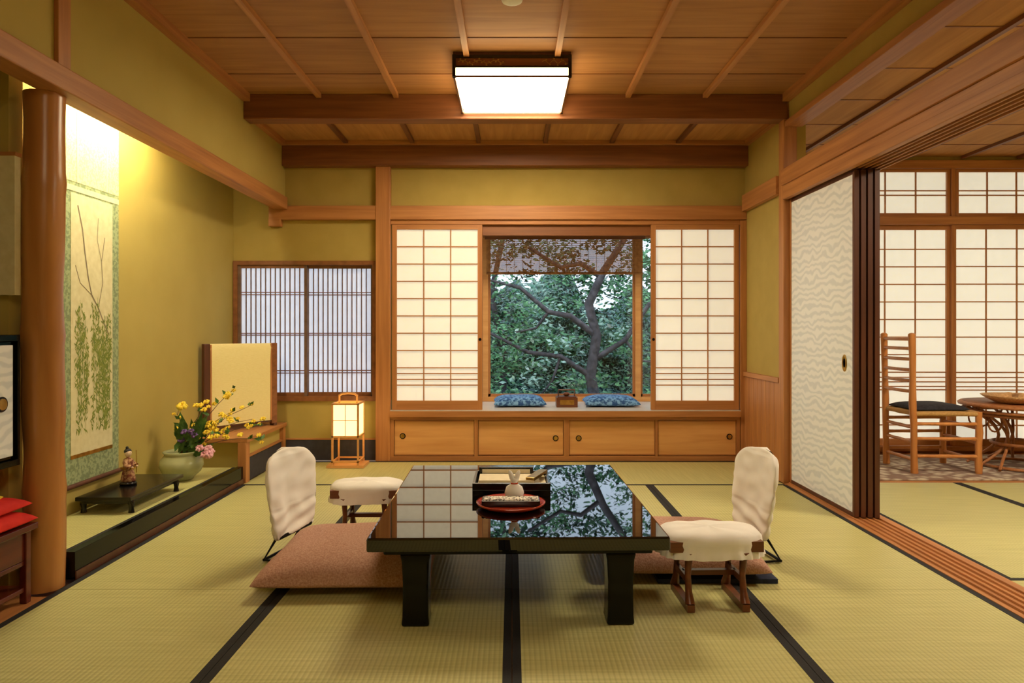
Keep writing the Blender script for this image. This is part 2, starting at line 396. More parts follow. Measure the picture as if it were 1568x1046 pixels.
# figurine (court doll on stand)
robe=noisy('doll_robe',(120,60,50),(190,150,110),70,0.7,p1=.42,p2=.58); skin=noisy('doll_skin',(226,200,176),(236,212,190),20,0.5)
hairm=noisy('doll_hair',(24,18,16),(40,30,26),60,0.5)
b=B('doll_figurine'); c=Vector((-2.17,3.86,.206))
b.lathe(c,[(.04,0),(.045,.004),(.043,.014),(.03,.018)],blackL,20)
b.lathe(c,[(.038,.018),(.040,.03),(.032,.07),(.024,.10),(.030,.125),(.026,.142),(.010,.150),(.008,.158)],robe,24,1,.8)
b.ell(c+Vector((0,0,.176)),(.018,.019,.022),skin,16); b.ell(c+Vector((-.004,.003,.186)),(.020,.021,.017),hairm,14)
b.ell(c+Vector((-.006,0,.206)),(.008,.008,.010),hairm,10)
b.ell(c+Vector((.018,-.001,.175)),(.003,.0025,.003),skin,8)
for s_ in (-1,1):
    b.ell(c+Vector((.0165,s_*.007,.180)),(.002,.003,.0015),hairm,8)
    b.tube([c+Vector((0,s_*.024,.135)),c+Vector((.006,s_*.038,.112)),c+Vector((.026,s_*.030,.10))],[.010,.013,.017],robe,10)
    b.ell(c+Vector((.036,s_*.024,.10)),(.008,.006,.005),skin,8)
b.tube([c+Vector((.03,.034,.06)),c+Vector((.034,.02,.19))],.002,gold,6)
b.box(c.x-.03,c.x+.03,c.y-.025,c.y+.025,c.z+.088,c.z+.1,gold)
b.build()
# standing screen
sil=noisy('screen_silk',(236,220,150),(246,232,170),40,0.6,0.1,mscale=(1,1,12))
b=B('standing_screen'); A=Vector((-2.275,5.02,0)); C=Vector((-1.90,5.50,0)); d=(C-A).normalized(); n=Vector((d.y,-d.x,0)); ang=math.atan2(d.y,d.x); L=(C-A).length
def ob(u0,u1,w0,w1,z0,z1,m):
    cc=A+d*(u0+u1)/2+n*(w0+w1)/2; b.obox((cc.x,cc.y,(z0+z1)/2),(abs(u1-u0),abs(w1-w0),z1-z0),(0,0,ang),m)
prof=[(.012,.36),(.014,.5),(.013,.8),(.02,.94),(.014,.968),(0,.975),(-.014,.968),(-.02,.94),(-.013,.8),(-.012,.36)]
vs=[];fs=[]
for i in range(21):
    u=.05+(L-.1)*i/20
    for (w,z) in prof: p=A+d*u+n*w; vs.append((p.x,p.y,z))
for i in range(20):
    for k in range(len(prof)-1): a=i*10+k; fs.append((a,a+10,a+11,a+1))
b.add(vs,fs,sil,True)
ob(.03,L-.03,-.008,.008,.345,.37,edgewood)
for u in (.025,L-.025):
    ob(u-.024,u+.024,-.018,.018,.33,.975,edgewood if u<.2 else darkX); ob(u-.015,u+.015,-.028,.028,.316,.335,edgewood)
for u in (.055,L-.055):
    ob(u-.006,u+.006,.012,.02,.36,.97,woodZ)
b.build(.003)

# left side alcove
b=B('wall_cabinet')
b.box(-2.545,-1.97,1.0,2.735,1.035,1.06,lacq2); b.box(-2.545,-1.97,1.0,2.735,.54,.565,lacq2); b.box(-2.545,-2.0,1.0,2.735,.565,1.035,blackL)
b.box(-2.0,-1.97,2.722,2.735,.565,1.035,lacq2); b.box(-2.0,-1.97,1.0,1.03,.565,1.035,lacq2)
for (ya,yb) in ((1.9,2.72),(1.04,1.89)):
    b.box(-2.0,-1.985,ya,yb,.567,1.033,lacq2); b.box(-1.985,-1.978,ya+.014,yb-.014,.580,1.019,sealM)
b.tube([(-1.982,2.645,.79),(-1.975,2.645,.79)],.030,blackL,24); b.tube([(-1.975,2.645,.79),(-1.971,2.645,.79)],.022,gold,24)
b.box(-2.545,-2.05,2.736,2.779,.54,1.06,blackL)
b.build(.002)
b=B('side_shelf_stand')
b.box(-2.35,-1.90,1.9,2.74,.285,.31,redwood); b.box(-2.33,-1.92,1.93,2.71,.15,.17,redwood); b.box(-2.33,-1.92,1.93,2.71,.045,.065,redwood)
for X in (-2.33,-1.925):
    for Y in (1.93,2.70):
        b.box(X-.014,X+.014,Y-.014,Y+.014,0,.285,redwood)
b.box(-1.93,-1.92,1.94,2.70,.17,.285,redwood)
b.build(.003)
redc=noisy('red_cloth',(200,20,14),(230,44,26),12,0.8,.2)
b=B('folded_red_cushion'); b.pillow((-2.05,2.51,.311),.155,.22,.05,redc,.0); b.pillow((-2.055,2.51,.372),.148,.21,.045,redc,.03)
b.obox((-1.99,2.60,.442),(.07,.06,.004),(0,.25,.3),yel); b.obox((-2.02,2.55,.446),(.05,.05,.004),(0,.2,.6),grn)
b.build()
b=B('paper_wall_panel'); b.box(-2.55,-2.0,2.745,2.778,1.22,1.78,scr_c); b.box(-2.55,-1.995,2.742,2.778,1.78,1.795,woodX); b.build()

# ---------------------------------------------------------------- shoji
def shoji(b,x0,x1,z0,z1,y,cols,zs,fw=.038,bot=.075,bar=.009,pm=shojiP,dep=.03,wm=(woodX,woodZ),top=.038):
    b.box(x0,x0+fw,y,y+dep,z0,z1,wm[1]); b.box(x1-fw,x1,y,y+dep,z0,z1,wm[1])
    b.box(x0+fw,x1-fw,y,y+dep,z0,z0+bot,wm[0]); b.box(x0+fw,x1-fw,y,y+dep,z1-top,z1,wm[0])
    a,c=x0+fw,x1-fw
    for i in range(1,cols): X=a+(c-a)*i/cols; b.box(X-bar/2,X+bar/2,y+.008,y+.02,z0+bot,z1-top,wm[1])
    for z in zs: b.box(a,c,y+.010,y+.021,z-bar/2,z+bar/2,wm[0])
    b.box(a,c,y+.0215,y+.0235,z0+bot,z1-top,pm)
zs=[1.909-.143*k for k in range(1,10)]+[.717,.669]
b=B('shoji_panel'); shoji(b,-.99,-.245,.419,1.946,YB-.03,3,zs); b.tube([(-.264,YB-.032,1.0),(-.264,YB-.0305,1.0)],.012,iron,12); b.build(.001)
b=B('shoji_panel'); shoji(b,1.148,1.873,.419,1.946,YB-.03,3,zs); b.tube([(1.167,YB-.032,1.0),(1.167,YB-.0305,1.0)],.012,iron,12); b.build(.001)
dk=noisy('window_frame_brown',(120,74,42),(150,96,58),20,0.4)
lat=noisy('lattice_wood',(104,80,64),(128,100,84),20,0.6)
b=B('window_2')
b.box(-2.305,-1.12,YB-.02,YB+.08,1.615,1.65,dk); b.box(-2.305,-1.12,YB-.02,YB+.08,.49,.53,dk); b.box(-2.305,-2.27,YB-.02,YB+.08,.53,1.615,dk); b.box(-1.155,-1.12,YB-.02,YB+.08,.53,1.615,dk)
hz=[1.39,1.37,1.05,1.035,.74,.72]
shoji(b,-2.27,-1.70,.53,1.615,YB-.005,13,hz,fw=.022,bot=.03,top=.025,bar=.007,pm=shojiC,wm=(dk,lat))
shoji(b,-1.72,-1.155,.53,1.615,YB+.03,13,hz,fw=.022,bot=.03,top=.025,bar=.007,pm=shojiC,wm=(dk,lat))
b.build()

# window seat bay
b=B('window_seat_cupboard')
b.box(-1.0,1.875,YB-.08,6.35,.365,.413,woodX); b.box(-1.0,1.875,YB-.075,6.35,.413,.4175,ledgeM)
b.box(-1.0,1.875,YB-.05,YB,.338,.365,woodX); b.box(-1.0,1.875,YB-.05,YB,0.0,.04,woodX)
for X in (-1.0,-.31,1.845): b.box(X,X+.03,YB-.05,YB,.04,.338,woodZ)
b.box(.425,.47,YB-.05,YB,.04,.338,woodZ); b.box(1.18,1.20,YB-.05,YB,.04,.338,woodZ)
b.box(-1.0,1.87,YB+.085,YB+.11,0,.365,darkX); b.box(-1.0,1.87,YB-.01,YB+.085,0,.02,darkX)
for (xa,xb,dy) in ((-.97,-.31,0),(-.28,.425,.012),(.47,1.18,.012),(1.20,1.845,0)):
    b.box(xa+.003,xb-.003,YB-.038+dy,YB-.02+dy,.045,.333,lightwood)
    for z in (.045,.321): b.box(xa+.003,xb-.003,YB-.041+dy,YB-.038+dy,z,z+.012,woodX)
def pull(x,z,y):
    b.tube([(x,y,z),(x,y-.004,z)],.024,iron,24); b.tube([(x,y-.004,z),(x,y-.006,z)],.017,gold,24)
pull(-.90,.205,YB-.038); pull(.36,.185,YB-.026); pull(.55,.185,YB-.026); pull(1.79,.2,YB-.038)
b.build(.002)
b=B('wall_window_bay')
b.box(-1.08,-1.0,YB+.08,6.4,0,2.1,wallM); b.box(1.9,1.97,YB,6.4,0,2.1,wallM); b.box(-1.0,1.9,6.35,6.4,0,.42,wallM); b.box(-1.0,1.9,YB+.08,6.4,2.0,2.1,darkX)
b.build()
b=B('window_1'); yw=6.35
b.box(-1.0,1.9,yw-.05,yw+.03,.4185,.46,lightwood); b.box(-1.0,1.9,yw-.05,yw+.03,1.93,2.0,woodX)
for X in (-.27,1.14): b.box(X-.0,X+.05,yw-.05,yw+.02,.46,1.93,lightwood)
for X in (-1.0,1.86): b.box(X,X+.04,yw-.05,yw+.02,.46,1.93,woodZ)
for (xa,xb) in ((-.96,-.27),(-.22,1.14),(1.19,1.86)):
    b.box(xa,xb,yw-.004,yw,.46,1.93,glass)
    b.box(xa,xa+.02,yw-.02,yw+.01,.46,1.93,woodZ); b.box(xb-.02,xb,yw-.02,yw+.01,.46,1.93,woodZ); b.box(xa,xb,yw-.02,yw+.01,.46,.485,woodX)
b.build()
b=B('trim_bay_header'); b.box(-.245,1.148,YB+.0,YB+.03,1.86,1.957,darkX); b.build(.003)
bam=noisy('bamboo_reed',(150,100,56),(196,142,86),30,0.7)
b=B('bamboo_blind'); z=1.92; random.seed(3)
while z>1.60:
    b.box(-.235,1.20,6.262,6.266,z-.0036,z+.0036,bam); z-=.0092
b.tube([(-.235,6.264,1.595),(1.20,6.264,1.595)],.009,bam,10)
X=-.2
while X<1.2: b.box(X-.002,X+.002,6.259,6.2615,1.60,1.92,bam); X+=.075
b.box(-.25,1.22,6.25,6.28,1.91,1.94,darkX); b.build()
b=B('seat_cushion'); b.pillow((.065,6.0,.419),.225,.20,.062,bluec,.03,flat=.4); b.build()
b=B('seat_cushion'); b.pillow((.865,6.0,.419),.235,.20,.062,bluec,-.03,flat=.4); b.build()
tob=wood('tobacco_box_wood',(88,48,28),(126,72,42),'X',.3)
b=B('wooden_tissue_box'); b.box(.38,.56,5.82,5.97,.419,.50,tob); b.box(.39,.55,5.83,5.96,.50,.508,tob); b.ell((.47,5.895,.525),(.03,.03,.018),tob,12); b.tube([(.40,5.895,.505),(.40,5.895,.56),(.54,5.895,.56),(.54,5.895,.505)],.006,tob,8)
b.box(.41,.53,5.818,5.82,.44,.48,gold)
b.build(.003)

# ---------------------------------------------------------------- right room
for i in range(4):
    b=B('door_%d'%(i+1)); x=1.950+i*.036; ya=3.885-.006*i; yb=4.785
    b.box(x,x+.024,ya+.022,yb-.022,.03,1.97,sealM)
    b.box(x-.002,x+.026,ya,ya+.022,.013,1.991,edgewood); b.box(x-.002,x+.026,yb-.022,yb,.013,1.991,woodZ)
    b.box(x-.002,x+.026,ya+.022,yb-.022,.013,.035,edgewood); b.box(x-.002,x+.026,ya+.022,yb-.022,1.969,1.991,edgewood)
    if i==0:
        b.rings([[(x-.002-dx,4.0+r*.026*math.cos(2*PI*k/24),.885+r*.05*math.sin(2*PI*k/24)) for k in range(24)] for r,dx in ((1,-.002),(1,.003),(.8,.005),(.7,.001))],gold)
        b.rings([[(x-.0045,4.0+r*.014*math.cos(2*PI*k/16),.885+r*.028*math.sin(2*PI*k/16)) for k in range(16)] for r in (1,.5)],iron)
    b.build(.001)
YS=6.0
b=B('wall_north_side_room'); b.box(2.1,5.6,YS,YS+.1,2.56,2.6,wallM); b.box(2.1,5.6,YS+.0,YS+.1,-.03,.02,woodX); b.build()
for (z0,z1) in ((2.49,2.56),(2.0,2.07),(.021,.06)):
    b=B('trim_side_room_rail'); b.box(2.1,5.6,YS-.05,YS+.06,z0,z1,woodX); b.build(.003)
b=B('trim_side_room_mullions')
for X in (2.1,3.84,5.55): b.box(X,X+.034,YS-.04,YS+.05,2.0705,2.4895,woodZ)
b.build(.003)
zr=[1.945-.155*k for k in range(1,12)]+[.66,.62,.58]
X=2.11;i=0
while X<5.5:
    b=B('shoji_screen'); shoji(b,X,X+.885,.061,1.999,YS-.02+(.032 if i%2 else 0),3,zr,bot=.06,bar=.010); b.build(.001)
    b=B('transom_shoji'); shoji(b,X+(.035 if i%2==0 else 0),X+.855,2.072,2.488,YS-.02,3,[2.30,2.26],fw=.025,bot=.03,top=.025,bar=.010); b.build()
    X+=.872; i+=1
rugm,nt,pb=new('rug_pattern')
v=coords(nt); vo=N(nt,'ShaderNodeTexVoronoi'); vo.inputs['Scale'].default_value=14; nt.links.new(v,vo.inputs['Vector'])
r=ramp(nt,vo.outputs['Distance'],(204,194,172),(136,112,98),.2,.6); nt.links.new(r.outputs['Color'],pb.inputs['Base Color']); pb.inputs['Roughness'].default_value=.95
b=B('area_rug'); b.box(2.6,4.7,4.88,5.85,.001,.012,rugm); b.build(.003)
# ladder-back chair
cw=wood('chair_wood',(180,114,58),(212,146,84),'Z',.35,8); rush=noisy('rush_seat',(170,130,74),(200,160,98),60,.8,.4,mscale=(1,6,1)); dcu=noisy('dark_cushion',(30,30,38),(48,48,58),40,.9)
b=B('ladder_back_chair')
def wt(p,q,r0,m=cw,n=10):
    p=Vector(p);q=Vector(q); P=[p.lerp(q,t/6)+Vector((random.uniform(-1,1),random.uniform(-1,1),0))*.003*(0<t<6) for t in range(7)]
    b.tube(P,[r0*(1+.1*math.sin(t*2.1+p.x*9)) for t in range(7)],m,n)
z0=.0125
bn=(2.995,5.08); bf=(2.995,5.46); fn=(3.46,5.06); ff=(3.46,5.48)
for (x,y) in (bn,bf): wt((x,y,z0),(x-.02,y,1.045),.024); b.ell((x-.02,y,1.045),(.024,.024,.012),cw,12)
for (x,y) in (fn,ff): wt((x,y,z0),(x,y,.47),.024)
for z in (.62,.70,.78,.86,.94,1.01):
    xx=2.995-.02*z; P=[(xx-.02*math.sin(PI*t/6),5.08+.38*t/6,z) for t in range(7)]; b.tube(P,.013,cw,8)
for z in (.14,.27,.38):
    wt((2.995,5.08,z),(3.46,5.06,z),.013); wt((2.995,5.46,z),(3.46,5.48,z),.013); wt((3.46,5.06,z-.03),(3.46,5.48,z-.03),.013); wt((2.995,5.08,z-.03),(2.995,5.46,z-.03),.013)
for (p,q) in ((bn,fn),(bf,ff),(fn,ff),(bn,bf)): wt((p[0],p[1],.455),(q[0],q[1],.455),.018,rush)
b.pillow((3.22,5.27,.435),.25,.20,.035,rush); b.pillow((3.21,5.27,.468),.21,.18,.04,dcu)
b.build()
# rattan table
rat=noisy('rattan',(150,94,50),(182,120,70),40,.5)
b=B('rattan_round_table'); c=Vector((3.96,5.3,0))
b.lathe((c.x,c.y,.485),[(.40,0),(.42,.004),(.425,.018),(.41,.03),(.38,.03)],rat,40); b.lathe((c.x,c.y,.50),[(.39,0),(.39,.017)],wood('table_top_wood',(130,76,40),(170,108,62),'X'),40)
for z,rd in ((.455,.39),(.43,.37),(.20,.2),(.03,.27)):
    b.tube([(c.x+rd*math.cos(2*PI*k/32),c.y+rd*math.sin(2*PI*k/32),z) for k in range(33)],.012,rat,8,False)
for k in range(6):
    a=2*PI*k/6+.3
    for off in (-.25,.25):
        P=[]
        for t in range(13):
            u=t/12; rd=.36-.34*math.sin(u*PI)**1.0*.62; aa=a+off*(1-2*u); P.append((c.x+rd*math.cos(aa),c.y+rd*math.sin(aa),.47-.445*u))
        b.tube(P,.011,rat,8)
    P=[(c.x+(.28+.07*math.cos(q))*math.cos(a),c.y+(.28+.07*math.cos(q))*math.sin(a),.37+.07*math.sin(q)) for q in [2*PI*j/16 for j in range(17)]]
    b.tube(P,.007,rat,6,False)
b.build()
bask=noisy('basket_cane',(186,140,90),(222,182,126),70,.7,.5)
b=B('woven_basket_bowl'); cc=(3.86,5.22,.519)
b.lathe(cc,[(.10,0),(.14,.004),(.20,.035),(.235,.06),(.225,.062),(.19,.04),(.13,.012),(.08,.01)],bask,36)
for k in range(9): a=k*.7; b.ell((cc[0]+.07*math.cos(a)*(k%3),cc[1]+.06*math.sin(a)*(k%3),cc[2]+.045),(.05,.04,.03),bask,10)
b.build()

# ---------------------------------------------------------------- ceiling lamp
def ceiling_lamp(cx,cy,zc,mb,ms,w=.35,h=.15):
    b=B('ceiling_light'); zb=zc-h
    fr=edgewood
    b.box(cx-w,cx+w,cy-w,cy+w,zc-.018,zc-.001,fr)
    b.box(cx-w+.02,cx+w-.02,cy-w+.02,cy+w-.02,zb+.006,zb+.012,mb)
    t=.012
    for (xa,xb,ya,yb) in ((cx-w,cx+w,cy-w,cy-w+t),(cx-w,cx+w,cy+w-t,cy+w),(cx-w,cx-w+t,cy-w,cy+w),(cx+w-t,cx+w,cy-w,cy+w)):
        b.box(xa,xb,ya,yb,zb,zb+.010,darkX)
        b.box(xa,xb,ya,yb,zb+.055,zb+.067,blackL); b.box(xa,xb,ya,yb,zb+.112,zb+.132,blackL)
        dx=.004 if xb-xa<.1 else 0; dy=.004 if yb-ya<.1 else 0
        b.box(xa+dx,xb-dx,ya+dy,yb-dy,zb+.010,zb+.055,ms)
        b.box(xa+dx,xb-dx,ya+dy,yb-dy,zb+.067,zb+.112,darkX)
    for s_ in range(2):
        x0=cx-w+.03+s_*.5; P=[(x0+.28*(1-s_*.45)*j/20,cy-w+.002,zb+.09+.010*math.sin(j*.9)) for j in range(21)]
        b.tube(P,.002,gold,6)
        for j in range(1,20,1):
            if s_==1 and j%3: continue
            p=P[j]; b.ell((p[0],p[1],p[2]+(.009 if j%2 else -.009)),(.006,.003,.005),gold,8)
    for q in (-1,1):
        for p in (-1,1):
            b.box(cx+q*(w-.006)-.01,cx+q*(w-.006)+.01,cy+p*(w-.006)-.01,cy+p*(w-.006)+.01,zb,zc-.018,blackL)
    b.build()
ceiling_lamp(0,4.40,2.73,lampB,lampS)
ceiling_lamp(0,.2,2.73,emit('fill_lamp_diffuser',(255,233,194),19.0),emit('fill_lamp_side',(255,224,168),8))  # unseen lamp added behind the camera as fill for the near room
ceiling_lamp(3.5,2.9,2.60,emit('lamp_diffuser_side_room',(255,236,206),60.0),emit('lamp_side_bright',(255,224,168),28))
b=B('smoke_detector'); b.lathe((0,3.36,2.70),[(.03,-.008),(.05,-.004),(.055,.01),(.055,.029)],white,28); b.build()
# concealed alcove strip light
b=B('alcove_strip_light'); b.box(-2.15,-2.02,3.3,4.25,2.395,2.4195,white); b.box(-2.14,-2.03,3.32,4.23,2.390,2.395,emit('tube_light',(255,242,200),72)); b.build(parent=calc)

# ---------------------------------------------------------------- andon lamp
b=B('paper_floor_lamp'); cx,cy=-1.30,5.42
b.box(cx-.145,cx+.145,cy-.11,cy+.11,0.0015,.022,lightwood)
for sx in (-1,1):
    for sy in (-1,1): b.box(cx+sx*.10-.007,cx+sx*.10+.007,cy+sy*.10-.007,cy+sy*.10+.007,.022,.50,lightwood)
for z in (.05,.245,.50):
    for q in (-1,1): b.box(cx-.107,cx+.107,cy+q*.10-.006,cy+q*.10+.006,z-.006,z+.006,lightwood); b.box(cx+q*.10-.006,cx+q*.10+.006,cy-.107,cy+.107,z-.006,z+.006,lightwood)
for q in (-1,1):
    b.box(cx-.10,cx+.10,cy+q*.094-.001,cy+q*.094+.001,.25,.495,andon); b.box(cx+q*.094-.001,cx+q*.094+.001,cy-.094,cy+.094,.25,.495,andon)
    b.box(cx-.002,cx+.002,cy+q*.10-.003,cy+q*.10+.003,.25,.495,lightwood); b.box(cx-.10,cx+.10,cy+q*.10-.003,cy+q*.10+.003,.37,.375,lightwood)
    b.box(cx+q*.07-.006,cx+q*.07+.006,cy-.006,cy+.006,.50,.565,lightwood)
b.box(cx-.1,cx+.1,cy-.006,cy+.006,.494,.506,lightwood)
b.tube([(cx-.075,cy,.555),(cx-.05,cy,.572),(cx,cy,.578),(cx+.05,cy,.572),(cx+.075,cy,.555)],.009,lightwood,8)
b.build()

# ---------------------------------------------------------------- low table
b=B('low_lacquer_table')
b.box(-.54,.54,-.655,.655,.29,.34,lacq); b.box(-.49,.49,-.60,.60,.262,.29,lacq2)
for sx in (-1,1):
    for sy in (-1,1):
        x=sx*.375; y=sy*.54
        b.rings([[(x-w,y-w,z),(x+w,y-w,z),(x+w,y+w,z),(x-w,y+w,z)] for w,z in ((.051,0),(.048,.03),(.046,.15),(.05,.235),(.056,.262))],lacq2,False)
t=b.build(.007); t.location=(.012,3.075,.002); t.rotation_euler=(0,0,math.radians(1.1))
# table set
orang=noisy('vermilion_lacquer',(150,40,20),(180,62,34),8,.15); cream=noisy('cream_paper',(230,218,186),(240,230,200),30,.8)
pap=noisy('patterned_card',(60,50,46),(236,230,216),120,.7,p1=.45,p2=.5)
zt=.3425
b=B('round_lacquer_tray'); b.lathe((-.005,2.855,zt),[(.10,0),(.12,.001),(.14,.012),(.145,.02),(.137,.02),(.115,.010),(.05,.008)],orang,48); tr=b.build()
b=B('stationery_box')
y0,y1=3.01,3.29
b.box(-.175,.17,y0,y1,zt,zt+.03,blackL); b.box(-.155,.155,y0+.015,y1-.012,zt+.03,zt+.04,cream)
for (xa,xb,ya,yb) in ((-.175,.17,y0,y0+.012),(-.175,.17,y1-.012,y1),(-.175,-.163,y0+.012,y1-.012),(.158,.17,y0+.012,y1-.012)): b.box(xa,xb,ya,yb,zt+.03,zt+.06,blackL)
b.box(-.15,.10,3.06,3.20,zt+.04,zt+.062,cream); b.obox((.115,3.16,zt+.066),(.04,.2,.014),(0,0,-.35),gold)
b.box(-.155,.10,3.22,3.265,zt+.04,zt+.09,blackL); b.box(-.14,.085,3.218,3.22,zt+.06,zt+.08,cream)
b.build(.002)
b=B('tea_card_case'); b.box(-.125,.115,2.80,2.875,zt+.0105,zt+.035,blackL); b.box(-.12,.11,2.805,2.87,zt+.035,zt+.039,pap); b.build(.002,parent=tr)
b=B('cloth_pouch'); py=2.925
b.lathe((.01,py,zt+.0105),[(.02,0),(.036,.006),(.042,.03),(.034,.055),(.014,.068),(.012,.074),(.022,.09)],white,20,1,.8)
for q in (-1,1): b.ell((.01+q*.012,py,zt+.11),(.011,.008,.028),white,10,(0,q*.35,0))
b.tube([(.01+.014*math.cos(2*PI*k/12),py+.012*math.sin(2*PI*k/12),zt+.080) for k in range(13)],.003,orang,6,False)
b.build()

# ---------------------------------------------------------------- floor chairs, cushions, armrests
def floor_chair(base,center,near,far,lean):
    b=B('legless_floor_chair')
    (xa,xb,ya,yb)=base
    b.box(xa,xb,ya,yb,.0015,.020,navy)
    C=Vector((center[0],center[1],0)); wv=Vector((near[0]-far[0],near[1]-far[1],0)).normalized(); n=Vector((wv.y,-wv.x,0))
    sgn=-1 if C.x<0 else 1
    if n.x*sgn<0: n=-n   # outward
    R=[];M=64
    for i in range(56):
        t=i/55
        hw=.196*(.74+.26*math.sin(PI*min(t/.66,1)/2))
        if t>.66: hw*=max(1-((t-.66)/.34)**3.4,0)**.55
        th=.030*(1-.3*t)
        if t<.05: q=max(1-((.05-t)/.05)**2,0.02)**.5; hw*=.8+.2*q; th*=q
        hw=max(hw,.012)
        if t>.93: th*=.7
        z=.115+.405*t; row=[]
        for k in range(M):
            a=2*PI*k/M; w=hw*math.copysign(abs(math.cos(a))**.8,math.cos(a)); p=th*math.copysign(abs(math.sin(a))**.7,math.sin(a))
            fold=.007*math.sin(w*50+t*6+math.sin(t*9)*1.5)*(.3+t*.3)+.009*noise.noise(Vector((w*12,t*7,C.x*5)))+.004*math.sin(t*40+w*22)*(t<.35)
            p+=fold*(1 if math.sin(a)>0 else -1)*.8
            w*=1+.03*noise.noise(Vector((t*8,a*.5,1)))
            if t<.12: w*=1+.05*math.sin(k*2.0)*(1-t/.12)
            o=C+wv*w+n*(p+lean*(t-.3)*.44+.03*(1-(w/.2)**2)); row.append((o.x,o.y,z+.008*noise.noise(Vector((w*10,t,3)))))
        R.append(row)
    b.rings(R,white)
    for w in (-.10,.10):
        q=C+wv*w+n*.03
        f=C+wv*w+n*.10
        g=C+wv*w-n*.06
        b.tube([(q.x,q.y,.3),(q.x,q.y,.12),(f.x,f.y,.011),(g.x,g.y,.011)],.007,iron,8)
    p=C+wv*.10+n*.10; q=C-wv*.10+n*.10; b.tube([(p.x,p.y,.011),(q.x,q.y,.011)],.007,iron,8)
    p=C+wv*.13; q=C-wv*.13; b.tube([(p.x,p.y,.13),(q.x,q.y,.13)],.012,iron,8)
    b.build()
floor_chair((-1.075,-.62,2.86,3.34),(-1.030,3.24),(-1.087,3.03),(-.98,3.42),.08)
floor_chair((.62,1.13,2.90,3.38),(1.13,3.24),(1.165,3.03),(1.11,3.42),.12)
b=B('zabuton_cushion'); b.pillow((-.69,3.05,.022),.36,.335,.108,pinkz,.02,34); b.build()
b=B('zabuton_cushion'); b.pillow((.765,3.185,.022),.34,.31,.105,pinkz,-.03,34); b.build()
def armrest(cx,cy,hx,hy,rz=0):
    b=B('covered_armrest'); M=96; R=[]
    c,s_=math.cos(rz),math.sin(rz)
    def ring(sc,z,ruf,ph=0):
        row=[]
        for k in range(M):
            a=2*PI*k/M; n_=2.6
            x=hx*math.copysign(abs(math.cos(a))**(2/n_),math.cos(a)); y=hy*math.copysign(abs(math.sin(a))**(2/n_),math.sin(a))
            r=sc*(1+ruf*.8*math.sin(k*1.57+ph*.1)+ruf*1.2*noise.noise(Vector((x*10,y*10,z*4))))
            zz=z+(.008*noise.noise(Vector((x*9,y*9,2+cx))) )
            X=x*r;Y=y*r; row.append((cx+X*c-Y*s_,cy+X*s_+Y*c,zz))
        return row
    for sc,z,rf in ((.01,.296,0),(.4,.297,0),(.75,.294,.0),(.92,.285,.003),(.99,.270,.006),(1.0,.25,.008),(.985,.235,.010),(1.0,.222,.018),(1.03,.210,.03),(1.04,.198,.038)): R.append(ring(sc,z,rf,z*40))
    b.rings(R,white,True,False)
    def lb(x0,x1,y0,y1,z0,z1,m=tob):
        vs=[]
        for (x,y,z) in [(x0,y0,z0),(x1,y0,z0),(x1,y1,z0),(x0,y1,z0),(x0,y0,z1),(x1,y0,z1),(x1,y1,z1),(x0,y1,z1)]: vs.append((cx+x*c-y*s_,cy+x*s_+y*c,z))
        b.add(vs,[(0,3,2,1),(4,5,6,7),(0,1,5,4),(1,2,6,5),(2,3,7,6),(3,0,4,7)],m)
    lb(-hx*.88,hx*.88,-hy*.85,hy*.85,.225,.265)
    for q in (-1,1):
        x=q*hx*.52
        lb(x-.014,x+.014,-hy*.98,hy*.98,.002,.030)
        for yy in (-1,1):
            y=yy*hy*.72
            P=[(cx+x*c-(y+dy*yy)*s_,cy+x*s_+(y+dy*yy)*c,z) for dy,z in ((0.02,.028),(.0,.07),(-.012,.13),(.0,.19),(.01,.228))]
            b.tube(P,[.020,.014,.012,.015,.020],tob,8)
        lb(x-.008,x+.008,-hy*.7,hy*.7,.10,.125)
    lb(-hx*.52,hx*.52,-.012,.012,.105,.125)
    b.build()
armrest(.785,2.725,.205,.125,.03)
armrest(-.75,3.56,.195,.125,0)

# ---------------------------------------------------------------- garden
random.seed(21)
bark=noisy('bark',(44,42,46),(92,88,92),14,.9,.5)
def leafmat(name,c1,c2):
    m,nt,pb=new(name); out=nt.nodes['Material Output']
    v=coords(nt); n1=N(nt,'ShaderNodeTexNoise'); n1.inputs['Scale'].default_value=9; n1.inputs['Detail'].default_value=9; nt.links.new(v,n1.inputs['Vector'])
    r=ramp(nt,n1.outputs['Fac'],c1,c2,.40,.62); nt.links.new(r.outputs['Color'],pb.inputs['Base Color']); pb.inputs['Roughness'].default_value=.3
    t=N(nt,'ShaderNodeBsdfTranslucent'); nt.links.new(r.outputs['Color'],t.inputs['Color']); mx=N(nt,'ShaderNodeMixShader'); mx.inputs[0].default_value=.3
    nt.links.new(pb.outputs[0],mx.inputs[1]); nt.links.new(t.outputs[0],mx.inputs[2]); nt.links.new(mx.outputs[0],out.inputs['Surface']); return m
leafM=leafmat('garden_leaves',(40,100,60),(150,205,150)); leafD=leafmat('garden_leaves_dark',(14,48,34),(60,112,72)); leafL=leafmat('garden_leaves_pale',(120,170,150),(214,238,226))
b=B('garden_ground'); b.box(-8,10,6.6,16,-.6,-.45,noisy('moss_ground',(40,60,30),(70,84,50),3,.9)); b.build()
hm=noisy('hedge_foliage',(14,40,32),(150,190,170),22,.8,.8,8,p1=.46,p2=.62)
b=B('garden_hedge'); vs=[];fs=[]; nx,nz=120,60
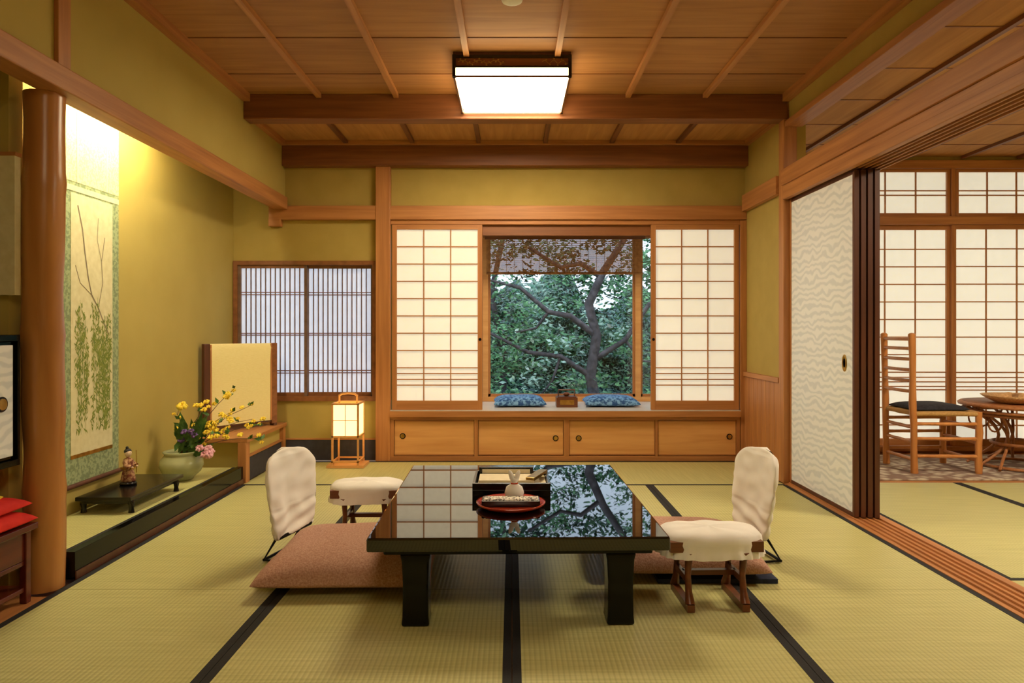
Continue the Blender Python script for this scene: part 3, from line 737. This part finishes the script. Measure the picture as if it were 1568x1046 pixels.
for i in range(nx+1):
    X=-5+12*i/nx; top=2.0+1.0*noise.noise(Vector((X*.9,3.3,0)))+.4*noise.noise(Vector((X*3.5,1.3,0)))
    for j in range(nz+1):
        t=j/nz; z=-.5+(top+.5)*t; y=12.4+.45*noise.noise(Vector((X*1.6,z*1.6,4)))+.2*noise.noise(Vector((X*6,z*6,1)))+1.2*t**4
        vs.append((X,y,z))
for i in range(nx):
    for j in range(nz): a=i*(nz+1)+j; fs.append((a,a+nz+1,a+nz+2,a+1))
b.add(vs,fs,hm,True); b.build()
g=B('garden_tree')
YT=8.55
g.tube([(1.1,YT,-.45),(1.08,YT,.0),(.98,YT,.5),(1.06,YT,1.0),(.96,YT,1.4),(1.14,YT,1.8),(1.4,YT,2.2),(1.5,YT,3)],[.10,.08,.07,.065,.06,.05,.04,.03],bark,10)
g.tube([(1.06,YT,1.0),(.72,YT-.1,1.25),(.45,YT-.1,1.3),(.1,YT-.1,1.6),(-.3,YT-.1,1.7)],[.042,.036,.03,.024,.015],bark,8)
g.tube([(.98,YT,.5),(.6,YT-.1,.75),(.2,YT-.1,.8),(-.3,YT-.1,1.05)],[.038,.03,.025,.018],bark,8)
g.tube([(1.02,YT,.7),(1.4,YT-.1,.95),(1.7,YT-.1,1.4),(2.1,YT-.1,1.6)],[.038,.032,.028,.02],bark,8)
g.tube([(1.1,YT,1.75),(.85,YT-.1,1.9),(.6,YT-.1,1.85),(.2,YT-.1,2.1)],[.035,.03,.025,.02],bark,8)
g.tube([(.45,YT-.1,1.3),(.3,YT-.1,1.1),(.05,YT-.1,1.05)],[.02,.015,.01],bark,6)
g.tube([(.6,YT-.1,.75),(.5,YT-.1,.45),(.3,YT-.1,.2)],[.02,.015,.01],bark,6)
g.tube([(1.4,YT-.1,.95),(1.6,YT-.1,.7),(1.9,YT-.1,.65)],[.02,.015,.01],bark,6)
g.tube([(1.5,YT,2.9),(1.2,8.9,3.6),(.9,8.9,4.4)],[.035,.03,.02],bark,8)
for X in (-1.0,-.2,2.2,3.4):
    g.tube([(X,9.9,-.45),(X+.1,9.9,.6),(X-.1,9.8,1.6),(X+.2,9.8,3),(X,9.8,4.5)],[.06,.05,.04,.03,.02],bark,8)
def cluster(cx,cy,cz,rad,cnt,ls,m):
    vs=[];fs=[]
    for _ in range(cnt):
        d=Vector((random.gauss(0,1),random.gauss(0,1),random.gauss(0,.5)))*rad*.5
        p=Vector((cx,cy,cz))+d; a=Vector((random.uniform(-1,1),random.uniform(-1,1),random.uniform(-.6,.4))).normalized(); q=a.cross(Vector((random.uniform(-.6,.6),random.uniform(-1.3,-.1),1))).normalized()
        l=ls*random.uniform(.7,1.4); o=len(vs); vs+=[p-a*l,p-q*l*.5,p+a*l,p+q*l*.5]; fs.append((o,o+1,o+2,o+3))
    g.add(vs,fs,m)
def pick():
    r_=random.random(); return leafM if r_<.42 else (leafD if r_<.86 else leafL)
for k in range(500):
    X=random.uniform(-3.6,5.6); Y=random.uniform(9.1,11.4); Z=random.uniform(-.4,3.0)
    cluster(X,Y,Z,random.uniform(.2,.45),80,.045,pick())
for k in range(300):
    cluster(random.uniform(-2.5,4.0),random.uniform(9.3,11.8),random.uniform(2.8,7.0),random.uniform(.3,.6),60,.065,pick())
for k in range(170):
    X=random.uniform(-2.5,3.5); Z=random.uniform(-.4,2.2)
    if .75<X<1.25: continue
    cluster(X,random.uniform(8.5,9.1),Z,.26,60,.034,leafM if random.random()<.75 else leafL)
g.build()
# soft directional light added above the house to brighten the garden leaves
sl=bpy.data.lights.new('garden_fill_sun','SUN'); sl.energy=2.8; sl.angle=math.radians(25); sl.color=(.92,.97,1.0)
so=bpy.data.objects.new('garden_fill_sun',sl); S.collection.objects.link(so); so.rotation_euler=Vector((.25,1,-1.35)).to_track_quat('-Z','Y').to_euler(); so.location=(0,-5,9)

# ---------------------------------------------------------------- world + camera
w=bpy.data.worlds.new('World'); S.world=w; w.use_nodes=True; nt=w.node_tree; bg=nt.nodes['Background']
tc=N(nt,'ShaderNodeTexCoord'); sp=N(nt,'ShaderNodeSeparateXYZ'); nt.links.new(tc.outputs['Generated'],sp.inputs[0])
r=N(nt,'ShaderNodeValToRGB'); r.color_ramp.elements[0].position=0.0; r.color_ramp.elements[0].color=(.74,.87,1.0,1); r.color_ramp.elements[1].position=.8; r.color_ramp.elements[1].color=(.5,.72,1.0,1)
nt.links.new(sp.outputs['Z'],r.inputs['Fac']); nt.links.new(r.outputs['Color'],bg.inputs['Color']); bg.inputs['Strength'].default_value=1.9
cam=bpy.data.cameras.new('camera'); co=bpy.data.objects.new('camera',cam); S.collection.objects.link(co)
co.location=(0,0,1.08); co.rotation_euler=(PI/2,0,0); cam.lens=24; cam.sensor_width=36; cam.shift_y=-.0115; cam.clip_start=.05
S.camera=co
